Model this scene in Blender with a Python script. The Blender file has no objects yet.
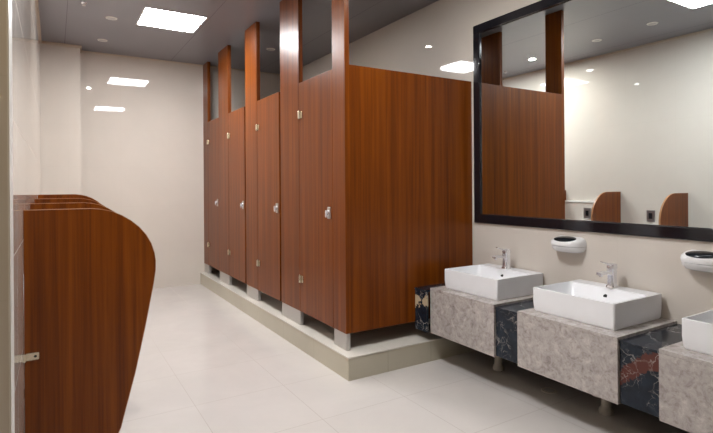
import bpy, bmesh, math, random
from mathutils import Vector, Matrix
random.seed(7)
C = bpy.context.scene.collection
SC = bpy.context.scene

# ------------------------------------------------------------------ camera
H = 1.35
F_PX, YAW, ROLL, SY = 496.78, 0.5467, -0.0066, -30.8
Fv = Vector((math.sin(YAW), math.cos(YAW), 0)); Rv = Vector((math.cos(YAW), -math.sin(YAW), 0)); Uv = Rv.cross(Fv)
R2 = Rv*math.cos(ROLL) + Uv*math.sin(ROLL); U2 = -Rv*math.sin(ROLL) + Uv*math.cos(ROLL)
cd = bpy.data.cameras.new('camera'); cam = bpy.data.objects.new('camera', cd); C.objects.link(cam)
B = -Fv
cam.matrix_world = Matrix(((R2.x, U2.x, B.x, 0), (R2.y, U2.y, B.y, 0), (R2.z, U2.z, B.z, H), (0, 0, 0, 1)))
cd.sensor_fit = 'HORIZONTAL'; cd.sensor_width = 36; cd.lens = F_PX/713*36; cd.shift_y = SY/713; cd.clip_start = .02
SC.camera = cam

# ------------------------------------------------------------------ world, exposure, light strengths
w = bpy.data.worlds.new('world'); SC.world = w; w.use_nodes = True
w.node_tree.nodes['Background'].inputs[0].default_value = (.9, .92, 1, 1)
w.node_tree.nodes['Background'].inputs[1].default_value = .05
VS = SC.view_settings
SC.display_settings.display_device = 'sRGB'
VS.view_transform = 'Standard'; VS.look = 'None'; VS.gamma = 1; VS.use_curve_mapping = False
VS.exposure = 1.93
PANEL_E = (14.8, 15.3)   # ceiling light panels: far, near
DOWN_E = (430.0, 120.0, 55.0)  # lit downlights: aisle, over the basins, over the cubicles
PANEL_COL = (.98, .985, 1.0, 1)

def area_lamp(name, loc, size, energy, col):
    l = bpy.data.lights.new(name, 'AREA'); l.shape = 'DISK'; l.size = size; l.energy = energy; l.color = col
    o = bpy.data.objects.new(name, l); C.objects.link(o); o.location = loc; return o
area_lamp('entry_fill', (-.85, .45, 3.0), .15, 5.0, (1, .80, .52))      # added unseen warm fill left of the camera, brightens the entry wall end

# ------------------------------------------------------------------ dimensions
XL, XW, YB, YN = -.128, 3.027, 7.034, -4.0
ZC = 3.0486
XS, ZPT, ZPB, ZPL = 1.783, 2.226, .285, .163

# ------------------------------------------------------------------ node helpers
def new_mat(name):
    m = bpy.data.materials.new(name); m.use_nodes = True
    nt = m.node_tree; b = nt.nodes['Principled BSDF']
    return m, nt, b
def N(nt, t, **k):
    n = nt.nodes.new(t)
    for a, v in k.items(): setattr(n, a, v)
    return n
def ramp(nt, fac, stops, interp='LINEAR'):
    r = N(nt, 'ShaderNodeValToRGB'); r.color_ramp.interpolation = interp
    e = r.color_ramp.elements
    while len(e) < len(stops): e.new(.5)
    for i, (p, c) in enumerate(stops):
        e[i].position = p; e[i].color = (c[0], c[1], c[2], 1)
    nt.links.new(fac, r.inputs[0]); return r.outputs[0]
def math_(nt, op, a, b=None, c=None):
    n = N(nt, 'ShaderNodeMath', operation=op)
    for i, v in enumerate((a, b, c)):
        if v is None: continue
        if isinstance(v, (int, float)): n.inputs[i].default_value = v
        else: nt.links.new(v, n.inputs[i])
    return n.outputs[0]
def mix(nt, fac, a, b, mode='MIX'):
    n = N(nt, 'ShaderNodeMix', data_type='RGBA', blend_type=mode)
    for i, v in ((0, fac), (6, a), (7, b)):
        if isinstance(v, (int, float)): n.inputs[i].default_value = v
        elif isinstance(v, tuple): n.inputs[i].default_value = (v[0], v[1], v[2], 1)
        else: nt.links.new(v, n.inputs[i])
    return n.outputs[2]
def objcoord(nt, scale=(1, 1, 1), rnd=0.0):
    tc = N(nt, 'ShaderNodeTexCoord'); mp = N(nt, 'ShaderNodeMapping'); mp.inputs['Scale'].default_value = scale
    nt.links.new(tc.outputs['Object'], mp.inputs['Vector'])
    if rnd:
        oi = N(nt, 'ShaderNodeObjectInfo'); cm = N(nt, 'ShaderNodeCombineXYZ')
        v = math_(nt, 'MULTIPLY', oi.outputs['Random'], rnd)
        for i in range(3): nt.links.new(v, cm.inputs[i])
        nt.links.new(cm.outputs[0], mp.inputs['Location'])
    return mp.outputs[0]
def noise(nt, vec, scale, detail=3, rough=.5, dist=0):
    n = N(nt, 'ShaderNodeTexNoise'); n.inputs['Scale'].default_value = scale; n.inputs['Detail'].default_value = detail
    n.inputs['Roughness'].default_value = rough; n.inputs['Distortion'].default_value = dist
    nt.links.new(vec, n.inputs['Vector']); return n.outputs[0]
def plain(name, col, rough=.4, metal=0, spec=.5, coat=0):
    m, nt, b = new_mat(name)
    b.inputs['Base Color'].default_value = (*col, 1); b.inputs['Roughness'].default_value = rough
    b.inputs['Metallic'].default_value = metal; b.inputs['Specular IOR Level'].default_value = spec
    b.inputs['Coat Weight'].default_value = coat
    # slight procedural unevenness
    v = objcoord(nt); f = noise(nt, v, 9, 1)
    c = ramp(nt, f, [(.3, tuple(x*.985 for x in col)), (.7, tuple(min(1, x*1.015) for x in col))])
    nt.links.new(c, b.inputs['Base Color'])
    return m
def emit(name, col, s):
    m, nt, b = new_mat(name); b.inputs['Base Color'].default_value = (.9, .9, .9, 1)
    b.inputs['Emission Color'].default_value = col; b.inputs['Emission Strength'].default_value = s; return m
def joints(nt, specs, width):
    """mask = 1 on joint lines; specs: list of (axis, period, offset) in world metres"""
    g = N(nt, 'ShaderNodeNewGeometry'); s = N(nt, 'ShaderNodeSeparateXYZ'); nt.links.new(g.outputs['Position'], s.inputs[0])
    out = None
    for ax, per, off in specs:
        a = math_(nt, 'SUBTRACT', s.outputs[ax], off - width/2)
        fr = math_(nt, 'FRACT', math_(nt, 'DIVIDE', a, per))
        k = math_(nt, 'LESS_THAN', fr, width/per)
        out = k if out is None else math_(nt, 'MAXIMUM', out, k)
    return out
def tile(name, col, jcol, specs, width=.003, rough=.06, var=.03, spec=.5, nscale=2.2):
    m, nt, b = new_mat(name)
    v = objcoord(nt)
    f = noise(nt, v, nscale, 5, .6, .6)
    c = ramp(nt, f, [(.25, tuple(x*(1-var) for x in col)), (.75, tuple(x*(1+var) for x in col))])
    j = joints(nt, specs, width)
    c = mix(nt, j, c, jcol)
    nt.links.new(c, b.inputs['Base Color'])
    r = math_(nt, 'MULTIPLY_ADD', j, .4, rough); nt.links.new(r, b.inputs['Roughness'])
    b.inputs['Specular IOR Level'].default_value = spec
    return m
def wood(name, dark, mid, light, rough=.34):
    m, nt, b = new_mat(name)
    v = objcoord(nt, (26, 26, .55), 30); f = noise(nt, v, 1.0, 5, .6, .3)
    v2 = objcoord(nt, (170, 170, 2.2), 30); f2 = noise(nt, v2, 1.0, 3, .6)
    c = ramp(nt, f, [(.30, dark), (.5, mid), (.72, light)])
    c2 = ramp(nt, f2, [(.3, (.84, .82, .80)), (.6, (1, 1, 1))])
    c = mix(nt, 1.0, c, c2, 'MULTIPLY')
    nt.links.new(c, b.inputs['Base Color'])
    b.inputs['Roughness'].default_value = rough; b.inputs['Specular IOR Level'].default_value = .30
    bp = N(nt, 'ShaderNodeBump'); bp.inputs['Strength'].default_value = .04; bp.inputs['Distance'].default_value = .002
    nt.links.new(f2, bp.inputs['Height']); nt.links.new(bp.outputs[0], b.inputs['Normal'])
    return m

# ------------------------------------------------------------------ materials
JW = (.60, .545, .48)
M = {}
M['wall'] = tile('cream_tile', (.665, .61, .55), JW, [(2, .5, .1), (0, .59, .145), (1, .59, .05)], .003, .025, .025)
M['floor'] = tile('floor_tile', (.60, .565, .54), (.37, .33, .30), [(0, .585, .735), (1, .58, 3.14)], .004, .10, .05)
M['ceiling'] = tile('ceiling_panel', (.235, .233, .26), (.19, .18, .19), [(0, 1.235, .115)], .006, .32, .02)
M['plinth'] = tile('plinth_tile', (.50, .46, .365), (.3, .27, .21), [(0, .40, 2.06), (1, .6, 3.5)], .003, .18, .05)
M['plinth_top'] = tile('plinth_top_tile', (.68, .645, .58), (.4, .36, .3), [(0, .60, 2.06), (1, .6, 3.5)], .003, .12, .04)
M['cornice'] = plain('cream_cornice', (.62, .54, .44), .5)
M['wood'] = wood('cherry_laminate', (.098, .0195, .0003), (.162, .0365, .0006), (.235, .059, .0018))
M['edge'] = plain('pale_edge_band', (.42, .20, .09), .35)
M['steel'] = plain('brushed_steel', (.62, .60, .58), .32, 1)
M['shoe'] = plain('satin_aluminium', (.50, .48, .46), .38, .6)
M['chrome'] = plain('chrome', (.90, .91, .96), .2, .75)
M['brass'] = plain('pale_brass_steel', (.72, .64, .50), .25, 1)
M['ceramic'] = plain('white_ceramic', (.88, .89, .92), .06, 0, .5)
M['black'] = plain('black_gloss', (.009, .009, .013), .08, 0, .7)
M['hole'] = plain('dark_hole', (.01, .01, .01), .6)
M['plastic'] = plain('white_plastic', (.86, .86, .87), .25)
M['lens'] = plain('smoked_lens', (.012, .016, .02), .08)
M['grey_lens'] = plain('frosted_lens', (.58, .57, .56), .4)
M['white_trim'] = plain('white_trim', (.78, .76, .72), .35)
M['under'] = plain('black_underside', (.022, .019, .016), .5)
M['foot'] = plain('foot_plastic', (.55, .50, .43), .45)
M['plate'] = plain('steel_plate', (.35, .35, .36), .3, .8)
m, nt, b = new_mat('mirror_glass'); b.inputs['Base Color'].default_value = (.84, .915, .925, 1); b.inputs['Metallic'].default_value = 1
b.inputs['Roughness'].default_value = 0.0; M['mirror'] = m
M['panel_far'] = emit('lit_diffuser_far', PANEL_COL, PANEL_E[0]); M['panel_near'] = emit('lit_diffuser_near', PANEL_COL, PANEL_E[1])
M['down_aisle'] = emit('lit_lens_aisle', (1, .95, .88, 1), DOWN_E[0]); M['down_side'] = emit('lit_lens_side', (1, .95, .88, 1), DOWN_E[1]); M['down_stall'] = emit('lit_lens_stall', (1, .95, .88, 1), DOWN_E[2])

def stone():
    m, nt, b = new_mat('beige_grey_stone')
    v = objcoord(nt, (1, 1, 1), 20)
    f = noise(nt, v, 16, 10, .72, .8); f2 = noise(nt, v, 34, 6, .7, .4); f3 = noise(nt, v, 90, 3, .6)
    c = ramp(nt, f, [(.30, (.26, .225, .215)), (.44, (.42, .38, .365)), (.56, (.50, .46, .44)), (.70, (.66, .62, .59))])
    c2 = ramp(nt, f2, [(.30, (.66, .62, .60)), (.5, (1, 1, 1)), (.72, (1.0, 1.0, 1.0))])
    c = mix(nt, 1.0, c, c2, 'MULTIPLY')
    c = mix(nt, ramp(nt, f3, [(.66, (0, 0, 0)), (.74, (.55, .55, .55))]), c, (.66, .62, .58))
    nt.links.new(c, b.inputs['Base Color']); b.inputs['Roughness'].default_value = .22
    return m
M['stone'] = stone()
def dark_marble(name, patch, lo, hi, seed, band=None):
    m, nt, b = new_mat(name)
    tc = N(nt, 'ShaderNodeTexCoord'); mp = N(nt, 'ShaderNodeMapping'); mp.inputs['Location'].default_value = (seed, seed*.7, seed*.3)
    nt.links.new(tc.outputs['Object'], mp.inputs[0]); v = mp.outputs[0]
    nz = N(nt, 'ShaderNodeTexNoise'); nz.inputs['Scale'].default_value = 7; nz.inputs['Detail'].default_value = 6
    nt.links.new(v, nz.inputs['Vector'])
    vm = N(nt, 'ShaderNodeVectorMath', operation='MULTIPLY_ADD'); vm.inputs[1].default_value = (.30, .30, .30)
    nt.links.new(nz.outputs[1], vm.inputs[0]); nt.links.new(v, vm.inputs[2])
    def veins(scale, width):
        vo = N(nt, 'ShaderNodeTexVoronoi', feature='DISTANCE_TO_EDGE'); vo.inputs['Scale'].default_value = scale
        nt.links.new(vm.outputs[0], vo.inputs['Vector'])
        return ramp(nt, vo.outputs['Distance'], [(0, (1, 1, 1)), (width, (0, 0, 0))])
    v1 = veins(4.5, .016); v2 = veins(15, .022)
    gate = ramp(nt, noise(nt, v, 5, 3), [(.45, (0, 0, 0)), (.6, (1, 1, 1))])
    g2 = ramp(nt, noise(nt, v, 11, 3), [(.5, (0, 0, 0)), (.62, (.7, .7, .7))])
    base = ramp(nt, noise(nt, v, 12, 5, .6, .5), [(.35, (.008, .012, .020)), (.6, (.016, .024, .038)), (.75, (.05, .060, .075))])
    pm = ramp(nt, noise(nt, v, 3.6, 5, .6, .8), [(lo, (0, 0, 0)), (hi, (1, 1, 1))])
    if band:
        sp = N(nt, 'ShaderNodeSeparateXYZ'); nt.links.new(tc.outputs['Object'], sp.inputs[0])
        z0, sl, hw = band
        d = math_(nt, 'ABSOLUTE', math_(nt, 'SUBTRACT', math_(nt, 'MULTIPLY_ADD', sp.outputs[1], sl, sp.outputs[2]), z0))
        d = math_(nt, 'ADD', d, math_(nt, 'MULTIPLY', math_(nt, 'SUBTRACT', noise(nt, v, 13, 6, .65), .5), .22))
        pm = ramp(nt, d, [(hw, (1, 1, 1)), (hw+.006, (0, 0, 0))])
    c = mix(nt, pm, base, patch)
    c = mix(nt, math_(nt, 'MULTIPLY', v1, gate), c, (.50, .46, .43))
    c = mix(nt, math_(nt, 'MULTIPLY', v2, g2), c, (.42, .40, .38))
    nt.links.new(c, b.inputs['Base Color']); b.inputs['Roughness'].default_value = .12; b.inputs['Specular IOR Level'].default_value = .3
    return m
M['marble_red'] = dark_marble('black_marble_red', (.105, .032, .024), .54, .57, 3.1, (.215, .72, .032))
M['marble'] = dark_marble('black_marble', (.03, .04, .05), .62, .70, 8.3)
M['marble_cream'] = dark_marble('black_marble_cream', (.50, .40, .27), .55, .62, 5.7, (.235, .0, .040))

# ------------------------------------------------------------------ mesh helpers
def add_box(bm, x0, x1, y0, y1, z0, z1, bev=0, seg=2):
    r = bmesh.ops.create_cube(bm, size=1)
    vs = r['verts']
    for v in vs: v.co = Vector((x0+(v.co.x+.5)*(x1-x0), y0+(v.co.y+.5)*(y1-y0), z0+(v.co.z+.5)*(z1-z0)))
    if bev:
        es = list({e for v in vs for e in v.link_edges})
        bmesh.ops.bevel(bm, geom=es, offset=bev, segments=seg, profile=.5, affect='EDGES')
    return bm
def add_cyl(bm, p, q, r0, r1=None, seg=24):
    r1 = r0 if r1 is None else r1
    p, q = Vector(p), Vector(q); d = q-p
    mat = Matrix.Translation((p+q)/2) @ d.to_track_quat('Z', 'Y').to_matrix().to_4x4()
    bmesh.ops.create_cone(bm, cap_ends=True, segments=seg, radius1=r0, radius2=r1, depth=d.length, matrix=mat)
    return bm
def add_lathe(bm, prof, c=(0, 0, 0), seg=32, sx=1, sy=1):
    """prof: list of (r, z); closed with caps where r == 0"""
    rings = []
    for r, z in prof:
        if r < 1e-6: rings.append([bm.verts.new((c[0], c[1], c[2]+z))])
        else: rings.append([bm.verts.new((c[0]+sx*r*math.cos(2*math.pi*i/seg), c[1]+sy*r*math.sin(2*math.pi*i/seg), c[2]+z)) for i in range(seg)])
    for a, b_ in zip(rings, rings[1:]):
        for i in range(seg):
            j = (i+1) % seg
            if len(a) == 1 and len(b_) == 1: continue
            if len(a) == 1: bm.faces.new((a[0], b_[i], b_[j]))
            elif len(b_) == 1: bm.faces.new((a[i], a[j], b_[0]))
            else: bm.faces.new((a[i], a[j], b_[j], b_[i]))
    return bm
def add_loft(bm, rings, cap0=True, cap1=True):
    R = [[bm.verts.new(p) for p in ring] for ring in rings]
    n = len(R[0])
    for a, b_ in zip(R, R[1:]):
        for i in range(n): bm.faces.new((a[i], a[(i+1) % n], b_[(i+1) % n], b_[i]))
    if cap0: bm.faces.new(R[0][::-1])
    if cap1: bm.faces.new(R[-1])
    return bm
def add_prism(bm, pts, axis, a0, a1, bev=0):
    """extrude 2D outline pts along axis 0/1/2"""
    def P(u, v, t): return {0: (t, u, v), 1: (u, t, v), 2: (u, v, t)}[axis]
    A = [bm.verts.new(P(u, v, a0)) for u, v in pts]; Bv = [bm.verts.new(P(u, v, a1)) for u, v in pts]
    n = len(pts); f0 = bm.faces.new(A); f1 = bm.faces.new(Bv[::-1])
    for i in range(n): bm.faces.new((A[i], Bv[i], Bv[(i+1) % n], A[(i+1) % n]))
    if bev:
        es = list(set(f0.edges) | set(f1.edges))
        bmesh.ops.recalc_face_normals(bm, faces=bm.faces)
        bmesh.ops.bevel(bm, geom=es, offset=bev, segments=2, profile=.5, affect='EDGES')
    return bm
def rrect(x0, x1, y0, y1, r, z, n=6):
    pts = []
    for cx, cy, a0 in ((x1-r, y1-r, 0), (x0+r, y1-r, 90), (x0+r, y0+r, 180), (x1-r, y0+r, 270)):
        for i in range(n+1):
            a = math.radians(a0+90*i/n); pts.append((cx+r*math.cos(a), cy+r*math.sin(a), z))
    return pts
def smooth(bm, ang=40):
    bmesh.ops.recalc_face_normals(bm, faces=bm.faces)
    for f in bm.faces: f.smooth = True
    for e in bm.edges:
        if len(e.link_faces) == 2 and e.calc_face_angle(0) > math.radians(ang): e.smooth = False
def obj(name, bm, mat, parent=None, loc=None, ang=40):
    smooth(bm, ang)
    me = bpy.data.meshes.new(name); bm.to_mesh(me); bm.free()
    me.materials.append(mat)
    o = bpy.data.objects.new(name, me); C.objects.link(o)
    if loc: o.location = loc
    if parent: o.parent = parent
    wn = o.modifiers.new('weighted_normals', 'WEIGHTED_NORMAL'); wn.keep_sharp = True; wn.weight = 80
    return o
def NB(): return bmesh.new()
def box(*a, **k): return add_box(NB(), *a, **k)
def thing(name, label, cat, loc=(0, 0, 0), group=None):
    o = bpy.data.objects.new(name, None); C.objects.link(o); o.location = loc; o.empty_display_size = .05
    o['label'] = label; o['category'] = cat
    if group: o['group'] = group
    return o
def tag(o, label, cat, group=None):
    o['label'] = label; o['category'] = cat
    if group: o['group'] = group
    return o
def struct(name, bm, mat):
    o = obj(name, bm, mat); o['kind'] = 'structure'; return o
def dup(root, loc, label, group=None):
    r = root.copy(); C.objects.link(r); r.location = loc; r['label'] = label
    if group: r['group'] = group
    for ch in list(root.children):
        c = ch.copy(); C.objects.link(c); c.parent = r
        for g in ch.children:
            d = g.copy(); C.objects.link(d); d.parent = c
    return r

# ------------------------------------------------------------------ the room
struct('floor', box(-3.6, XW+.1, YN-.1, YB+.1, -.08, 0), M['floor'])
struct('ceiling', box(-3.6, XW+.1, YN-.1, YB+.1, ZC, ZC+.08), M['ceiling'])
struct('wall_right', box(XW, XW+.1, YN-.1, YB+.1, 0, ZC), M['wall'])
struct('wall_back', box(-.3, XW, YB, YB+.1, 0, ZC), M['wall'])
struct('wall_left', box(XL-.15, XL, 1.45, YB, 0, ZC), M['wall'])
struct('wall_pier', box(XL, .276, 6.80, YB, 0, ZC), M['wall'])
struct('wall_entry', box(-3.6, -.0875, 1.35, 1.45, 0, ZC), M['wall'])
struct('wall_side', box(-3.6, -3.5, YN, 1.35, 0, ZC), M['wall'])
struct('wall_near', box(-3.5, XW, YN-.1, YN, 0, ZC), M['wall'])
struct('trim_1', box(-.0885, -.0845, 1.348, 1.452, 0, ZC), M['white_trim'])
struct('trim_2', box(XL, .292, 6.784, 6.80, ZC-.03, ZC), M['cornice'])
struct('trim_3', box(.276, .292, 6.80, YB, ZC-.03, ZC), M['cornice'])
struct('trim_4', box(.292, XW, YB-.014, YB, ZC-.02, ZC), M['cornice'])
struct('trim_5', box(XL, XL+.014, 1.47, 6.784, ZC-.025, ZC), M['cornice'])
# the raised platform the cubicles stand on
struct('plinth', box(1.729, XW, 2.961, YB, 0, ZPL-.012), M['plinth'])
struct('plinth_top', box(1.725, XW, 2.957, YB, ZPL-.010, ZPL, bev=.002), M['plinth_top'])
struct('trim_6', box(1.733, XW, 2.965, YB, ZPL-.012, ZPL-.010), M['hole'])
# low pipe ledge at the far end of the urinal wall
struct('ledge', box(XL, XL+.05, 3.69, 6.80, 0, 1.10), M['wall'])
struct('vanity_shade_strip', box(XW-.02, XW, .6, 2.95, 0, .215), M['under'])  # added dark strip on the wall, deepens the shade under the vanity
struct('trim_7', box(XL, XL+.058, 3.685, 6.80, 1.10, 1.125, bev=.004), M['white_trim'])

# ------------------------------------------------------------------ cubicles
def post(y0, y1, label):
    ym = (y0+y1)/2; h = (y1-y0)/2
    t = thing('cubicle_post', label, 'partition post', (XS+.02, ym, ZPL), 'upright cubicle posts')
    obj('post_board', box(-.02, .02, -h, h, ZPB-ZPL, ZC-ZPL-.002, bev=.0015), M['wood'], t)
    obj('shoe', box(-.016, .016, -h+.002, h-.002, 0, ZPB-ZPL, bev=.001), M['shoe'], t)
    return t
post(3.086, 3.272, 'narrow wood corner post at the open end of the cubicle row')
post(3.868, 4.272, 'wide wood cubicle post behind the nearest door, reaching the ceiling')
post(4.895, 5.250, 'wide wood cubicle post in the middle of the row, between second and third doors')
post(5.878, 6.283, 'wide wood cubicle post between the third door and the farthest door')
post(6.800, YB-.002, 'wood cubicle post against the back wall at the far end of the row')

def hinge(parent, y, z):
    # pivot hinge: flat knuckle plate with a rounded barrel on the door face
    b = NB()
    add_box(b, -.006, 0, -.048, .030, -.030, .030, bev=.003)
    add_cyl(b, (-.010, -.004, -.030), (-.010, -.004, .030), .013)
    add_lathe(b, [(0, .030), (.009, .031), (.006, .037), (0, .039)], (-.010, -.004, 0), 16)
    o = obj('hinge', b, M['brass'], parent, (-.0148, y, z)); return o
def latch(parent, y, z):
    b = NB()
    add_box(b, -.008, 0, -.026, .026, -.045, .045, bev=.007, seg=3)
    l = obj('latch', b, M['steel'], parent, (-.014, y, z))
    k = NB(); add_cyl(k, (-.026, 0, 0), (-.008, 0, 0), .016, .018); add_box(k, -.034, -.024, -.010, .010, -.034, .022, bev=.004)
    obj('thumb_turn', k, M['chrome'], l)
def door(y0, y1, label):
    t = thing('cubicle_door', label, 'door', (XS+.0145, (y0+y1)/2, ZPB), 'wood cubicle doors')
    h = (y1-y0)/2 - .0045
    obj('door_leaf', box(-.014, .014, -h, h, 0, ZPT-ZPB, bev=.0015), M['wood'], t)
    hinge(t, h-.020, 1.95-ZPB); hinge(t, h-.020, .565-ZPB)
    latch(t, -h+.05, 1.146-ZPB)
    return t
door(3.272, 3.868, 'wood cubicle door nearest the sinks, beside the corner post')
door(4.302, 4.895, 'second wood cubicle door from the corner post, beyond the widest near post')
door(5.282, 5.878, 'third wood cubicle door from the corner post')
door(6.283, 6.800, 'farthest wood cubicle door, last before the back wall')

t = thing('cubicle_end_panel', 'broad reddish wood end panel of the cubicles, facing the sinks', 'partition', (2.42, 3.096, ZPB))
obj('panel_board', box(XS+.04-2.42, XW-.002-2.42, -.010, .010, 0, ZPT-ZPB, bev=.0015), M['wood'], t)
obj('wall_bracket', box(XW-.024-2.42, XW-.001-2.42, .010, .030, .25, .30, bev=.002), M['steel'], t)
obj('wall_bracket', box(XW-.024-2.42, XW-.001-2.42, .010, .030, 1.55, 1.60, bev=.002), M['steel'], t)
for y, lab in ((4.085, 'wood partition between first and second cubicles, behind the wide near post'),
               (5.088, 'wood partition between second and third cubicles, behind the middle post'),
               (6.08, 'wood partition between third and farthest cubicles')):
    t = thing('cubicle_partition', lab, 'partition', (2.42, y, ZPB), 'wood partitions inside the cubicle row')
    obj('panel_board', box(XS+.042-2.42, XW-.002-2.42, -.010, .010, 0, ZPT-ZPB, bev=.0015), M['wood'], t)
    obj('wall_bracket', box(XW-.024-2.42, XW-.001-2.42, .010, .030, .9, .95, bev=.002), M['steel'], t)

# ------------------------------------------------------------------ urinal dividers
def divider_outline():
    # u = distance from wall, v = height
    key = [(0, .05), (.385, .05), (.405, .062), (.418, .09), (.446, .20), (.489, .365), (.541, .607), (.583, .829)]
    curve = [(.5935, .90), (.5945, .95), (.588, .995), (.573, 1.045), (.548, 1.093), (.515, 1.135), (.474, 1.172), (.428, 1.203), (.382, 1.224), (.335, 1.236), (.29, 1.241)]
    return key+curve+[(0, 1.241)]
def make_divider(loc, label):
    t = thing('urinal_divider', label, 'divider', loc, 'wood urinal dividers on the left wall')
    bm = add_prism(NB(), [(u+.001, v) for u, v in divider_outline()], 1, -.009, .009, bev=.0015)
    obj('divider_board', bm, M['wood'], t, ang=30)
    ol = [Vector((u+.001, v)) for u, v in divider_outline()][1:]
    rings = []
    for i, p in enumerate(ol):
        d = (ol[min(i+1, len(ol)-1)]-ol[max(i-1, 0)]).normalized(); n = Vector((d.y, -d.x))
        a, c = p+n*.0002, p+n*.0022
        rings.append([(a.x, -.0092, a.y), (a.x, .0092, a.y), (c.x, .0092, c.y), (c.x, -.0092, c.y)])
    obj('edge_band', add_loft(NB(), rings), M['edge'], t)
    for z in (.535,):
        b = add_box(NB(), .0, .062, -.016, -.009, -.019, .019, bev=.006, seg=3)
        add_box(b, .0, .008, -.030, -.009, -.019, .019, bev=.002)
        k = obj('wall_clamp', b, M['brass'], t, (0, 0, z))
        obj('screw', add_cyl(NB(), (.046, -.0172, 0), (.046, -.015, 0), .006, seg=16), M['hole'], k)
    return t
DY = [2.88, 3.67, 4.46, 5.25]
dlab = ['nearest wood urinal divider, large rounded board filling the left foreground',
        'second wood urinal divider, just behind the nearest one',
        'third wood urinal divider from the camera on the left wall',
        'farthest wood urinal divider, last in the row on the left wall']
DZ = [0, .010, .024, .046]
d0 = make_divider((XL, DY[0], 0), dlab[0])
for y, z, l in list(zip(DY, DZ, dlab))[1:]: dup(d0, (XL, y, z), l)

def make_urinal(loc, label):
    t = thing('urinal', label, 'urinal', loc, 'white urinals between the dividers')
    rings = []
    for z, d, wd in ((.28, .10, .10), (.34, .20, .15), (.42, .28, .175), (.52, .31, .18), (.58, .30, .18)):
        rings.append([(.001 if a in (0, 20) else d*math.sin(math.pi*a/20)**.7, wd*math.cos(math.pi*a/20), z) for a in range(21)])
    b = add_loft(NB(), rings, True, False)
    # rim and inner bowl
    top = [(.001+.29*math.sin(math.pi*a/20)**.7, .165*math.cos(math.pi*a/20), .58) for a in range(21)]
    top2 = [(.04+.22*math.sin(math.pi*a/20)**.7, .13*math.cos(math.pi*a/20), .44) for a in range(21)]
    add_loft(b, [rings[-1], top, top2], False, True)
    # back shell rising to the top
    pr = [(-.18, .56), (-.18, .78), (-.165, .83), (-.12, .86), (.12, .86), (.165, .83), (.18, .78), (.18, .56)]
    add_prism(b, pr, 0, .001, .09, bev=.012)
    obj('urinal_bowl', b, M['ceramic'], t)
    obj('drain', add_cyl(NB(), (.13, 0, .438), (.13, 0, .446), .03), M['chrome'], t)
    return t
u0 = None
for i, (y, l) in enumerate(((3.275, 'white urinal between the two nearest wood dividers'), (4.065, 'white urinal between second and third wood dividers'), (4.855, 'white urinal between third and farthest wood dividers'))):
    x = XL if y < 3.7 else XL+.05
    if u0 is None: u0 = make_urinal((x, y, 0), l)
    else: dup(u0, (x, y, 0), l)
p0 = None
for y, l in ((3.285, 'steel flush plate over the urinal seen right in the mirror'), (4.09, 'steel flush plate over the second urinal, seen left in the mirror')):
    if p0 is None:
        p0 = thing('flush_plate', l, 'flush plate', (XL, y, .96), 'urinal flush plates')
        obj('plate', box(0.0005, .012, -.048, .048, -.07, .07, bev=.004), M['plate'], p0)
        obj('sensor_window', box(.0118, .0135, -.022, .022, -.035, .035, bev=.0006), M['lens'], p0)
    else: dup(p0, (XL+.05, y, .96), l)

# ------------------------------------------------------------------ mirror
t = thing('wall_mirror', 'large wall mirror in a glossy black frame above the sinks', 'mirror', (XW, 1.65, 1.034))
y1, y0, zt, fw = 3.05-1.65, .25-1.65, 2.681-1.034, .074
obj('mirror_pane', box(-.005, -.001, y0+.05, y1-.05, .05, zt-.05), M['mirror'], t)
b = NB()
add_box(b, -.020, -.001, y0, y1, 0, fw, bev=.008); add_box(b, -.020, -.001, y0, y1, zt-fw, zt, bev=.008)
add_box(b, -.020, -.001, y0, y0+fw, fw-.008, zt-fw+.008, bev=.008); add_box(b, -.020, -.001, y1-fw, y1, fw-.008, zt-fw+.008, bev=.008)
obj('mirror_frame', b, M['black'], t)

# ------------------------------------------------------------------ vanity
XV, ZVT, ZVB = 2.44, .5694, .2276
def make_foot(parent, x, y):
    b = NB(); z0 = -ZVB
    add_lathe(b, [(0, z0), (.038, z0), (.040, z0+.010), (.038, z0+.026), (.029, z0+.036), (.027, z0+.05), (.027, .004), (0, .004)], (x, y, 0), 24)
    return obj('foot', b, M['foot'], parent)
def make_block(yc, label):
    t = thing('vanity_block', label, 'vanity', (XV, yc, ZVB), 'stone clad vanity blocks')
    h = .320; D = XW-.002-XV; zt = ZVT-ZVB
    b = NB()
    add_box(b, 0, .02, -h, h, 0, zt-.0205, bev=.002)
    obj('front_panel', b, M['stone'], t)
    obj('top_slab', box(0, D, -h, h, zt-.02, zt, bev=.002), M['stone'], t)
    obj('side_panel', box(.0205, D, -h, -h+.02, 0, zt-.0205, bev=.001), M['stone'], t)
    obj('side_panel', box(.0205, D, h-.02, h, 0, zt-.0205, bev=.001), M['stone'], t)
    obj('bottom_board', box(.0205, D, -h+.0205, h-.0205, 0, .02), M['under'], t)
    make_foot(t, .33, -.05); make_foot(t, .52, .12)
    return t
YBk = [2.622, 1.790, .948]
bl = ['grey beige stone vanity block beside the wood end panel', 'grey beige stone vanity block in the middle of the three',
      'grey beige stone vanity block at the right, nearest the camera']
b0 = make_block(YBk[0], bl[0])
for y, l in list(zip(YBk, bl))[1:]: dup(b0, (XV, y, ZVB), l)
def filler(y0, y1, mat, label, x0=.018, drop=.016):
    t = thing('vanity_filler', label, 'vanity filler', (XV, (y0+y1)/2, ZVB), 'dark marble sections between the vanity blocks')
    h = (y1-y0)/2 - .001; zt = ZVT-ZVB-drop; D = XW-.002-XV
    obj('front_panel', box(x0, x0+.02, -h, h, .006, zt-.0145, bev=.0015), mat, t)
    obj('top_slab', box(x0-.004, D, -h, h, zt-.014, zt, bev=.0015), M['marble'], t)
    obj('bottom_board', box(x0+.0205, D, -h, h, .006, .02), M['under'], t)
filler(2.942, 3.083, M['marble_cream'], 'narrow black and cream marble section against the wood end panel', -.036, .016)
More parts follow.
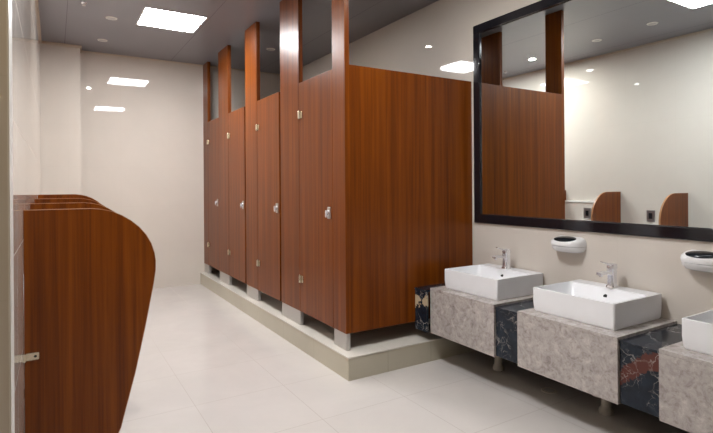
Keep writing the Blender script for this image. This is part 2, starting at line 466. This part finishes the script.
filler(2.110, 2.302, M['marble'], 'black marble section with white veins between far and middle stone blocks')
filler(1.268, 1.470, M['marble_red'], 'black marble section with red brown patches beside the right stone block')

# ------------------------------------------------------------------ basins and taps
def make_basin(yc, label):
    t = thing('washbasin', label, 'washbasin', (2.53, yc, ZVT), 'white rectangular washbasins')
    D, h, Z = .474, .265, .145
    b = NB()
    r = .012
    rings = [rrect(.012, D-.006, -h+.010, h-.010, r, 0), rrect(.004, D-.002, -h+.004, h-.004, r, .012),
             rrect(0, D, -h, h, r, .06), rrect(0, D, -h, h, r, Z-.004), rrect(.002, D-.002, -h+.002, h-.002, r, Z-.001), rrect(.004, D-.004, -h+.004, h-.004, r, Z),
             rrect(.012, D-.115, -h+.012, h-.012, .02, Z), rrect(.014, D-.118, -h+.014, h-.014, .02, Z-.003), rrect(.020, D-.130, -h+.020, h-.020, .03, Z-.04),
             rrect(.035, D-.155, -h+.035, h-.035, .045, .055), rrect(.065, D-.185, -h+.065, h-.065, .05, .040), rrect(.12, D-.25, -h+.17, h-.17, .04, .034)]
    add_loft(b, rings, True, True)
    bmesh.ops.recalc_face_normals(b, faces=b.faces)
    obj('bowl', b, M['ceramic'], t, ang=35)
    dr = add_lathe(NB(), [(0, .006), (.018, .007), (.027, .004), (.030, 0), (.0, 0)], (.175, 0, .034), 24)
    obj('drain', dr, M['chrome'], t)
    xo = D-.1325
    ov = NB(); add_cyl(ov, (xo-.006, 0, Z-.050), (xo+.004, 0, Z-.047), .011, seg=20)
    obj('overflow_hole', ov, M['hole'], t)
    return t
YBs = [2.620, 1.803, .948]
sl = ['white rectangular washbasin nearest the wood cubicles', 'white rectangular washbasin in the middle of the counter', 'white rectangular washbasin cut off by the right edge of the photo']
s0 = make_basin(YBs[0], sl[0])
for y, l in list(zip(YBs, sl))[1:]: dup(s0, (2.53, y, ZVT), l)
def make_tap(yc, label):
    t = thing('faucet', label, 'faucet', (2.93, yc, ZVT+.145), 'chrome basin faucets')
    t.scale = (1.12, 1.12, 1.08)
    b = NB()
    add_loft(b, [rrect(-.027, .027, -.025, .025, .012, 0), rrect(-.026, .026, -.024, .024, .012, .008), rrect(-.021, .021, -.019, .019, .010, .016),
                 rrect(-.020, .022, -.018, .018, .009, .07), rrect(-.023, .024, -.020, .020, .009, .098)])
    obj('tap_body', b, M['chrome'], t)
    s = NB()
    add_loft(s, [[(x, y*.9, z) for x, y, z in ((-.015, -.017, .072), (-.015, .017, .072), (-.015, .017, .092), (-.015, -.017, .092))],
                 [(-.075, -.016, .082), (-.075, .016, .082), (-.075, .016, .098), (-.075, -.016, .098)],
                 [(-.118, -.015, .082), (-.118, .015, .082), (-.118, .015, .094), (-.118, -.015, .094)]])
    add_cyl(s, (-.102, 0, .072), (-.102, 0, .084), .010, seg=16)
    obj('spout', s, M['chrome'], t)
    l = NB()
    add_loft(l, [rrect(-.021, .022, -.019, .019, .010, .101), rrect(-.023, .026, -.021, .021, .010, .112), rrect(-.020, .026, -.020, .020, .010, .130), rrect(-.015, .022, -.016, .016, .010, .135)])
    add_loft(l, [[(-.010, -.014, .122), (-.010, .014, .122), (-.010, .014, .134), (-.010, -.014, .134)],
                 [(-.060, -.011, .138), (-.060, .011, .138), (-.060, .011, .146), (-.060, -.011, .146)],
                 [(-.092, -.009, .150), (-.092, .009, .150), (-.092, .009, .155), (-.092, -.009, .155)]])
    obj('lever', l, M['chrome'], t)
    return t
fl = ['chrome lever faucet on the basin nearest the wood cubicles', 'chrome lever faucet on the middle basin', 'chrome lever faucet on the right basin']
YT = [2.634, 1.797, .948]
f0 = make_tap(YT[0], fl[0])
for y, l in list(zip(YT, fl))[1:2]: dup(f0, (2.93, y, ZVT+.145), l)

# ------------------------------------------------------------------ soap dispensers
def make_disp(loc, label):
    t = thing('soap_dispenser', label, 'dispenser', loc, 'white dispensers under the mirror'); t.scale = (1, .87, 1)
    def D(sx, sy, z, n=28, tilt=0):
        # superellipse half plan, flat side against the wall at x = 0, bulging to -x
        pts = []
        for i in range(n+1):
            a = math.pi*i/n
            c_, s_ = math.cos(a), math.sin(a)
            x = -sx*abs(s_)**.75; y = sy*math.copysign(abs(c_)**.75, c_)
            pts.append((x-.001, y, z+tilt*(-x)))
        return pts
    lo = add_loft(NB(), [D(.068, .09, -.050), D(.092, .112, -.042), D(.110, .130, -.022), D(.112, .131, -.008)])
    obj('base_tray', lo, M['plastic'], t)
    up = add_loft(NB(), [D(.114, .133, -.005), D(.117, .136, .010), D(.112, .132, .030, tilt=-.04), D(.094, .118, .046, tilt=-.10), D(.065, .09, .055, tilt=-.16)])
    obj('cover', up, M['plastic'], t)
    wl = add_lathe(NB(), [(0, -.004), (1, -.004), (1, 0), (.9, .003), (.6, .005), (0, .006)], (0, 0, 0), 32, sx=.050, sy=.092)
    o = obj('sensor_window', wl, M['lens'], t, (-.066, 0, .0425)); o.rotation_euler = (0, math.radians(-15), 0)
    return t
q0 = make_disp((XW, 2.148, .938), 'white rounded soap dispenser on the wall between the left and middle basins')
dup(q0, (XW, 1.312, .928), 'white rounded soap dispenser at the right edge, between middle and right basins')

# ------------------------------------------------------------------ ceiling fittings
def panel(x, y, label):
    t = thing('ceiling_light', label, 'ceiling light', (x, y, ZC), 'square ceiling light panels')
    b = NB(); h = .292; f = .012
    for a in ((-h, h, -h, -h+f), (-h, h, h-f, h), (-h, -h+f, -h+f, h-f), (h-f, h, -h+f, h-f)): add_box(b, *a, -.006, -.0005, bev=.001)
    obj('frame', b, M['white_trim'], t)
    obj('diffuser', box(-h+f, h-f, -h+f, h-f, -.0045, -.001), M['panel_far' if y > 4 else 'panel_near'], t)
    return t
panel(1.03, 5.31, 'bright square ceiling light above the aisle beside the cubicles')
panel(1.03, 2.13, 'bright square ceiling light seen at the top right of the mirror')
def downlight(x, y, on, label, r=.055):
    t = thing('downlight', label, 'downlight', (x, y, ZC), 'small round ceiling downlights')
    b = add_lathe(NB(), [(r*.72, -.001), (r*.74, -.008), (r*.95, -.006), (r, -.0005), (r*.72, -.0005)], (0, 0, 0), 32)
    obj('trim_ring', b, M['white_trim'], t)
    obj('lens', add_cyl(NB(), (0, 0, -.005), (0, 0, -.001), r*.71, seg=32), M[('down_aisle' if x < 1 else 'down_side' if y < 3 else 'down_stall') if on else 'grey_lens'], t)
downlight(.485, 6.41, False, 'unlit round downlight farthest along the ceiling, near the back wall')
downlight(.50, 5.53, False, 'unlit round downlight left of the far square ceiling light')
downlight(.51, 4.50, True, 'lit round downlight seen in the mirror above the end panel')
downlight(.56, 3.53, False, 'unlit round downlight seen in the mirror near the ceiling line')
downlight(.62, 2.86, False, 'unlit round downlight seen in the mirror below the square light')
downlight(2.14, 4.72, True, 'lit round downlight over the cubicles, reflected in the right wall')
downlight(2.14, 2.37, True, 'lit round downlight over the washbasins')
downlight(2.30, 5.80, False, 'dark round downlight seen through the gap above the second cubicle door')
t = thing('sprinkler', 'small sprinkler head on the ceiling near the left wall', 'sprinkler', (.244, 5.205, ZC))
obj('escutcheon', add_lathe(NB(), [(0, -.0005), (.026, -.0005), (.022, -.008), (.010, -.012), (0, -.012)], (0, 0, 0), 24), M['chrome'], t)
b = add_cyl(NB(), (0, 0, -.022), (0, 0, -.011), .006, seg=12); add_cyl(b, (0, 0, -.025), (0, 0, -.022), .015, seg=16)
obj('deflector', b, M['steel'], t)
t = thing('floor_drain', 'small round metal floor drain in the shade under the vanity', 'floor drain', (2.755, 2.124, 0))
obj('drain_cover', add_lathe(NB(), [(0, .001), (.05, .001), (.05, .004), (.044, .007), (.036, .005), (0, .005)], (0, 0, 0), 32), M['foot'], t)
b = NB()
for k in range(-2, 3): add_box(b, -.030+abs(k)*.004, .030-abs(k)*.004, k*.012-.0025, k*.012+.0025, .0052, .0066)
obj('grate', b, M['plate'], t)
